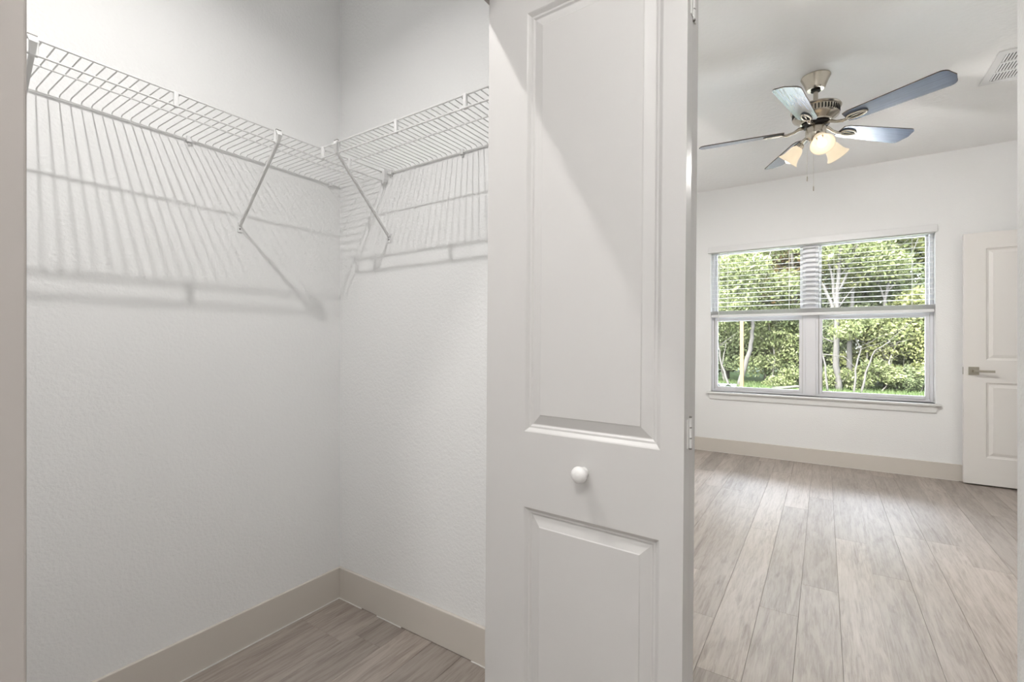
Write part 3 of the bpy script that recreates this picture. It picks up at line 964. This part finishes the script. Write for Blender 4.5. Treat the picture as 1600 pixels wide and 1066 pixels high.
def tree(name, label, x, y, h, crown, leaves, size, leafmat, bark, limbs=None, seed=0, trunk_r=0.12, cat='tree', group='trees outside the window', twigs=6):
    """crown: list of blobs relative to the base; limbs: list of (points, r0, r1)"""
    rng = random.Random(seed)
    t = thing(name, (x, y, GZ), label, cat, group)
    if limbs is None:
        limbs = [([(0, 0, -0.05), (rng.uniform(-.2, .2), rng.uniform(-.2, .2), h * .35), (rng.uniform(-.4, .4), 0, h * .8)], trunk_r, trunk_r * .35)]
    first = True
    for pts, r0, r1 in limbs:
        P = []
        for a, b in zip(pts[:-1], pts[1:]):
            s = wiggle(a, b, 4, 0.012 + 0.004 * h / 5, rng)
            P += s if not P else s[1:]
        rr = [0.66 * (r0 + (r1 - r0) * i / (len(P) - 1)) for i in range(len(P))]
        MB().tube(P, rr, 8).build('trunk' if first else 'branch', bark, t, smooth='all')
        if first:
            mainP = P; mr = rr
        first = False
    tw = MB()
    for k in range(twigs):
        i = rng.randrange(len(mainP) // 2, len(mainP))
        a = mainP[i]
        L = rng.uniform(.5, 1.3)
        dv = Vector((rng.uniform(-1, 1), rng.uniform(-1, .4), rng.uniform(.1, 1))).normalized() * L
        P = wiggle(a, a + dv, 4, 0.06, rng)
        tw.tube(P, [max(.008, mr[i] * .4) * (1 - .8 * j / 4) for j in range(5)], 5)
    if twigs: tw.build('twigs', bark, t, smooth='all')
    if crown:
        leaf_cloud('foliage', leafmat, t, crown, int(leaves * 1.8), size * 0.82)
    return t

def blobs(rng, n, sx, sy, z0, z1, r0, r1):
    return [(rng.uniform(-sx, sx), rng.uniform(-sy, sy), rng.uniform(z0, z1), *(lambda r: (r, r * .9, r * rng.uniform(.55, .85)))(rng.uniform(r0, r1))) for _ in range(n)]

# --- pale trunked trees that stand out in the window
tree('pale_tree', 'pale leaning trunk tree behind the wooden post in the left window', -2.15, 15.6, 6.5, blobs(random.Random(1), 16, 1.2, .7, 2.6, 6.5, .35, .8), 5200, .065, 'leaf_a', 'bark',
     [([(0, 0, -.05), (.33, 0, 1.1), (.40, 0, 1.8), (.30, 0, 2.5), (.42, 0, 3.9), (.55, 0, 6.0)], .105, .04), ([(.30, 0, 2.55), (-.10, 0, 3.0), (-.35, .1, 3.7)], .05, .02), ([(.40, 0, 3.0), (.85, 0, 3.9), (1.1, 0, 5.2)], .045, .018)], 3, twigs=7)
tree('pale_tree', 'thin pale bare tree at the left border of the left window', -2.62, 15.4, 3, blobs(random.Random(2), 6, .7, .5, 1.6, 3.0, .3, .6), 1500, .06, 'leaf_a', 'bark',
     [([(.28, 0, -.05), (.05, 0, .6), (-.05, 0, 1.2), (-.3, 0, 2.2)], .055, .02), ([(.05, 0, .6), (.16, 0, 1.3)], .03, .012)], 4, twigs=4)
tree('pale_tree', 'stout pale tree forking into many limbs in the right window', .30, 15.6, 7, blobs(random.Random(3), 18, 1.5, .8, 2.8, 7.0, .35, .8), 5600, .065, 'leaf_a', 'bark',
     [([(.05, 0, -.05), (-.02, 0, .9), (0, 0, 2.2), (.05, 0, 3.4), (.15, 0, 6.5)], .135, .04), ([(0, 0, 2.0), (-.30, 0, 2.9), (-.75, .1, 3.5)], .08, .025), ([(0, 0, 2.2), (-.12, 0, 3.2), (-.45, 0, 4.6)], .07, .022), ([(.02, 0, 2.7), (.35, 0, 3.4), (.55, 0, 4.4)], .055, .02), ([(-.02, 0, 1.3), (-.4, -.1, 1.5), (-.7, -.1, 1.9)], .03, .012)], 5, twigs=8)
tree('pale_tree', 'second pale trunk close beside the stout forked tree in the right window', .62, 16.2, 6, blobs(random.Random(4), 8, .9, .6, 2.6, 5.0, .3, .7), 2000, .065, 'leaf_c', 'bark',
     [([(0, 0, -.05), (-.02, 0, 1.2), (.05, 0, 2.6), (.1, 0, 5.0)], .12, .04)], 6, twigs=5)
tree('pale_sapling', 'slim white sapling leaning left in the lower left of the right window', .10, 15.2, 2, [], 0, .05, 'leaf_a', 'bark',
     [([(0, 0, -.05), (-.06, 0, .7), (-.18, 0, 1.3), (-.35, 0, 1.75)], .042, .015), ([(-.10, 0, 1.0), (.35, 0, .95), (.62, 0, .62)], .02, .012)], 7, twigs=3, cat='sapling')
tree('pale_sapling', 'upright white sapling left of the middle of the right window', .66, 15.0, 2, blobs(random.Random(6), 3, .3, .3, 1.5, 2.2, .2, .35), 400, .05, 'leaf_a', 'bark',
     [([(0, 0, -.05), (.02, 0, .6), (.14, 0, 1.15), (.02, 0, 1.45)], .042, .018)], 8, twigs=4, cat='sapling')
tree('pale_sapling', 'white sapling leaning right in the middle of the right window', .80, 15.1, 2, blobs(random.Random(7), 3, .4, .3, 1.3, 2.0, .2, .35), 400, .05, 'leaf_a', 'bark',
     [([(0, 0, -.05), (.10, 0, .55), (.28, 0, 1.1), (.60, 0, 1.35)], .042, .016)], 9, twigs=4, cat='sapling')
tree('pale_tree', 'pale forked tree on the right side of the right window', 1.42, 16.4, 6.5, blobs(random.Random(8), 14, 1.2, .7, 2.7, 6.0, .35, .75), 4200, .065, 'leaf_a', 'bark',
     [([(0, 0, -.05), (0, 0, 1.4), (-.02, 0, 2.5), (.12, 0, 3.3), (.10, 0, 5.5)], .095, .03), ([(-.02, 0, 2.5), (-.22, 0, 3.1), (-.25, 0, 3.6)], .045, .018), ([(.02, 0, 2.7), (.4, 0, 3.2), (.7, 0, 4.2)], .04, .016)], 10, twigs=6)

# --- leafy bushes of the middle row
bush = [
    (-3.9, 16.2, 'leaf_b', 'dark green leafy bush left of the left window view', 2.3),
    (-2.75, 16.6, 'leaf_b', 'dark green bush behind the thin bare tree in the left window', 2.2),
    (-1.35, 16.0, 'leaf_a', 'broad mid green bush filling the middle of the left window', 2.4),
    (-.55, 16.5, 'leaf_b', 'dark green bush at the mullion between both windows', 2.1),
    (.25, 16.9, 'leaf_b', 'dark bush behind the stout forked tree', 2.0),
    (1.02, 15.9, 'leaf_c', 'yellow green bush in the middle of the right window', 1.9),
    (1.65, 15.7, 'leaf_a', 'bright green leafy bush right of the saplings', 2.3),
    (2.45, 16.1, 'leaf_c', 'tall yellowish bush at the right border of the right window', 2.5),
    (3.5, 16.4, 'leaf_b', 'dark green bush right of the window view', 2.4),
]
for i, (x, y, lm, lab, h) in enumerate(bush):
    rg = random.Random(100 + i)
    tree('leafy_bush', lab, x, y + .45, h, blobs(rg, 13, .75, .5, .25, h, .25, .55), 3600, .055, lm, 'bark_dark', None, 200 + i, .05, 'bush', 'bushes under the trees', 3)
for i, (x, y, lm, lab, h) in enumerate(((-.95, 15.9, 'leaf_a', 'low green shrub at the grass edge in the left window', .5), (.38, 15.75, 'leaf_a', 'low round shrub at the foot of the stout forked tree', .45), (1.25, 15.8, 'leaf_a', 'low shrub in front of the yellow green bush', .55), (2.05, 15.9, 'leaf_b', 'low dark shrub at the right end of the grass', .6))):
    tree('low_shrub', lab, x, y, h, blobs(random.Random(300 + i), 6, .35, .25, .1, h, .15, .3), 1200, .045, lm, 'bark_dark', None, 320 + i, .02, 'bush', 'bushes under the trees', 2)

# --- tall trees behind
back_rows = [(-7.5, 19, 'leaf_b'), (-5.6, 18.2, 'leaf_a'), (-4.2, 19.2, 'leaf_a'), (-2.9, 18.4, 'leaf_b'), (-1.7, 19.0, 'leaf_a'), (-.7, 18.2, 'leaf_d'), (.3, 19.0, 'leaf_a'), (1.2, 18.3, 'leaf_b'), (2.1, 19.0, 'leaf_a'), (3.1, 18.3, 'leaf_c'), (4.4, 19.2, 'leaf_a'), (6.0, 18.4, 'leaf_b')]
names = ['dense tall tree far left of the window view', 'tall mid green tree left of the window view', 'tall green tree left of the left window', 'tall dark tree at the left border of the left window', 'tall green tree behind the leaning pale trunk',
         'tall tree with rusty leaves near the mullion', 'tall green tree behind the stout forked tree', 'tall dark tree behind the yellow green bush', 'tall green tree behind the pale forked tree at right', 'tall yellowish tree at the right border of the right window', 'tall green tree right of the window view', 'dense tall tree far right of the window view']
for i, ((x, y, lm), lab) in enumerate(zip(back_rows, names)):
    rg = random.Random(400 + i)
    tree('tall_tree', lab, x, y, 7.5, blobs(rg, 30, 1.3, .8, .6, 8.2, .45, .95), 7500, .085, lm, 'bark_dark', None, 420 + i, .13, 'tree', 'tall trees of the background', 4)
for i, x in enumerate((-9, -6, -3.5, -1.2, 1, 3.4, 6, 9)):
    rg = random.Random(500 + i)
    tree('forest_tree', ['forest tree', 'dense forest tree'][0] + ' of the far row behind the tall trees, ' + ['outermost left', 'second from the left', 'third from the left', 'left of centre', 'right of centre', 'third from the right', 'second from the right', 'outermost right'][i], x, 23 + (i % 2), 10,
         blobs(rg, 34, 1.7, .9, .6, 10.5, .7, 1.3), 7000, .13, ['leaf_b', 'leaf_a'][i % 2], 'bark_dark', None, 520 + i, .16, 'tree', 'far forest trees', 0)

# --- timber post, fallen branch, sheet, grass
p = thing('timber_post', (-1.865, 14.2, GZ), 'tan square timber post standing on the lawn in the left window', 'post')
MB().box(-.045, .045, -.045, .045, -.1, 2.05).build('post_shaft', 'post', p, bevel=.006)
MB().prism([(-.045, -.045), (.045, -.045), (.045, .045), (-.045, .045)], 2.05, 2.065).build('post_top', 'post', p)
tag(MB().tube([(-1.2, 14.9, GZ + .05), (-.9, 14.8, GZ + .08), (-.6, 14.85, GZ + .13), (-.3, 14.8, GZ + .09)], [.03, .04, .035, .02], 8).build('fallen_branch', 'bark', smooth='all'), 'pale fallen branch lying on the grass in the left window', 'branch')
sh = MB()
for j in range(6):
    for i in range(10):
        sh.v.append((-.28 + .06 * i, -.15 + .06 * j, .03 + .05 * math.sin(i * 1.3 + j) * math.cos(j * 1.7)))
for j in range(5):
    for i in range(9):
        a = j * 10 + i; sh.f.append((a, a + 1, a + 11, a + 10))
so = sh.build('crumpled_sheet', 'tarp', loc=(-2.33, 14.6, GZ + .06))
sm = so.modifiers.new('thickness', 'SOLIDIFY'); sm.thickness = .01
tag(so, 'crumpled white sheet on the grass at the left edge of the window', 'plastic sheet')

n = 42000
gx = nrng.uniform(-6, 6, n); gy = nrng.uniform(9.5, 17.2, n)
gh = nrng.uniform(.05, .13, n); ga = nrng.uniform(0, 2 * math.pi, n); lean_x = nrng.normal(0, .03, n); lean_y = nrng.normal(0, .03, n)
V = np.empty((n, 3, 3))
V[:, 0] = np.stack([gx - .008 * np.cos(ga), gy - .008 * np.sin(ga), np.full(n, GZ)], 1)
V[:, 1] = np.stack([gx + .008 * np.cos(ga), gy + .008 * np.sin(ga), np.full(n, GZ)], 1)
V[:, 2] = np.stack([gx + lean_x, gy + lean_y, GZ + gh], 1)
me = bpy.data.meshes.new('grass')
me.vertices.add(n * 3); me.loops.add(n * 3); me.polygons.add(n)
me.vertices.foreach_set('co', V.reshape(-1))
me.loops.foreach_set('vertex_index', np.arange(n * 3, dtype=np.int32))
me.polygons.foreach_set('loop_start', np.arange(0, n * 3, 3, dtype=np.int32))
me.polygons.foreach_set('loop_total', np.full(n, 3, dtype=np.int32))
me.update(calc_edges=True)
me.materials.append(M['grass'])
tag(link('grass', me), 'short green grass on the lawn below the trees', 'grass', kind='stuff')
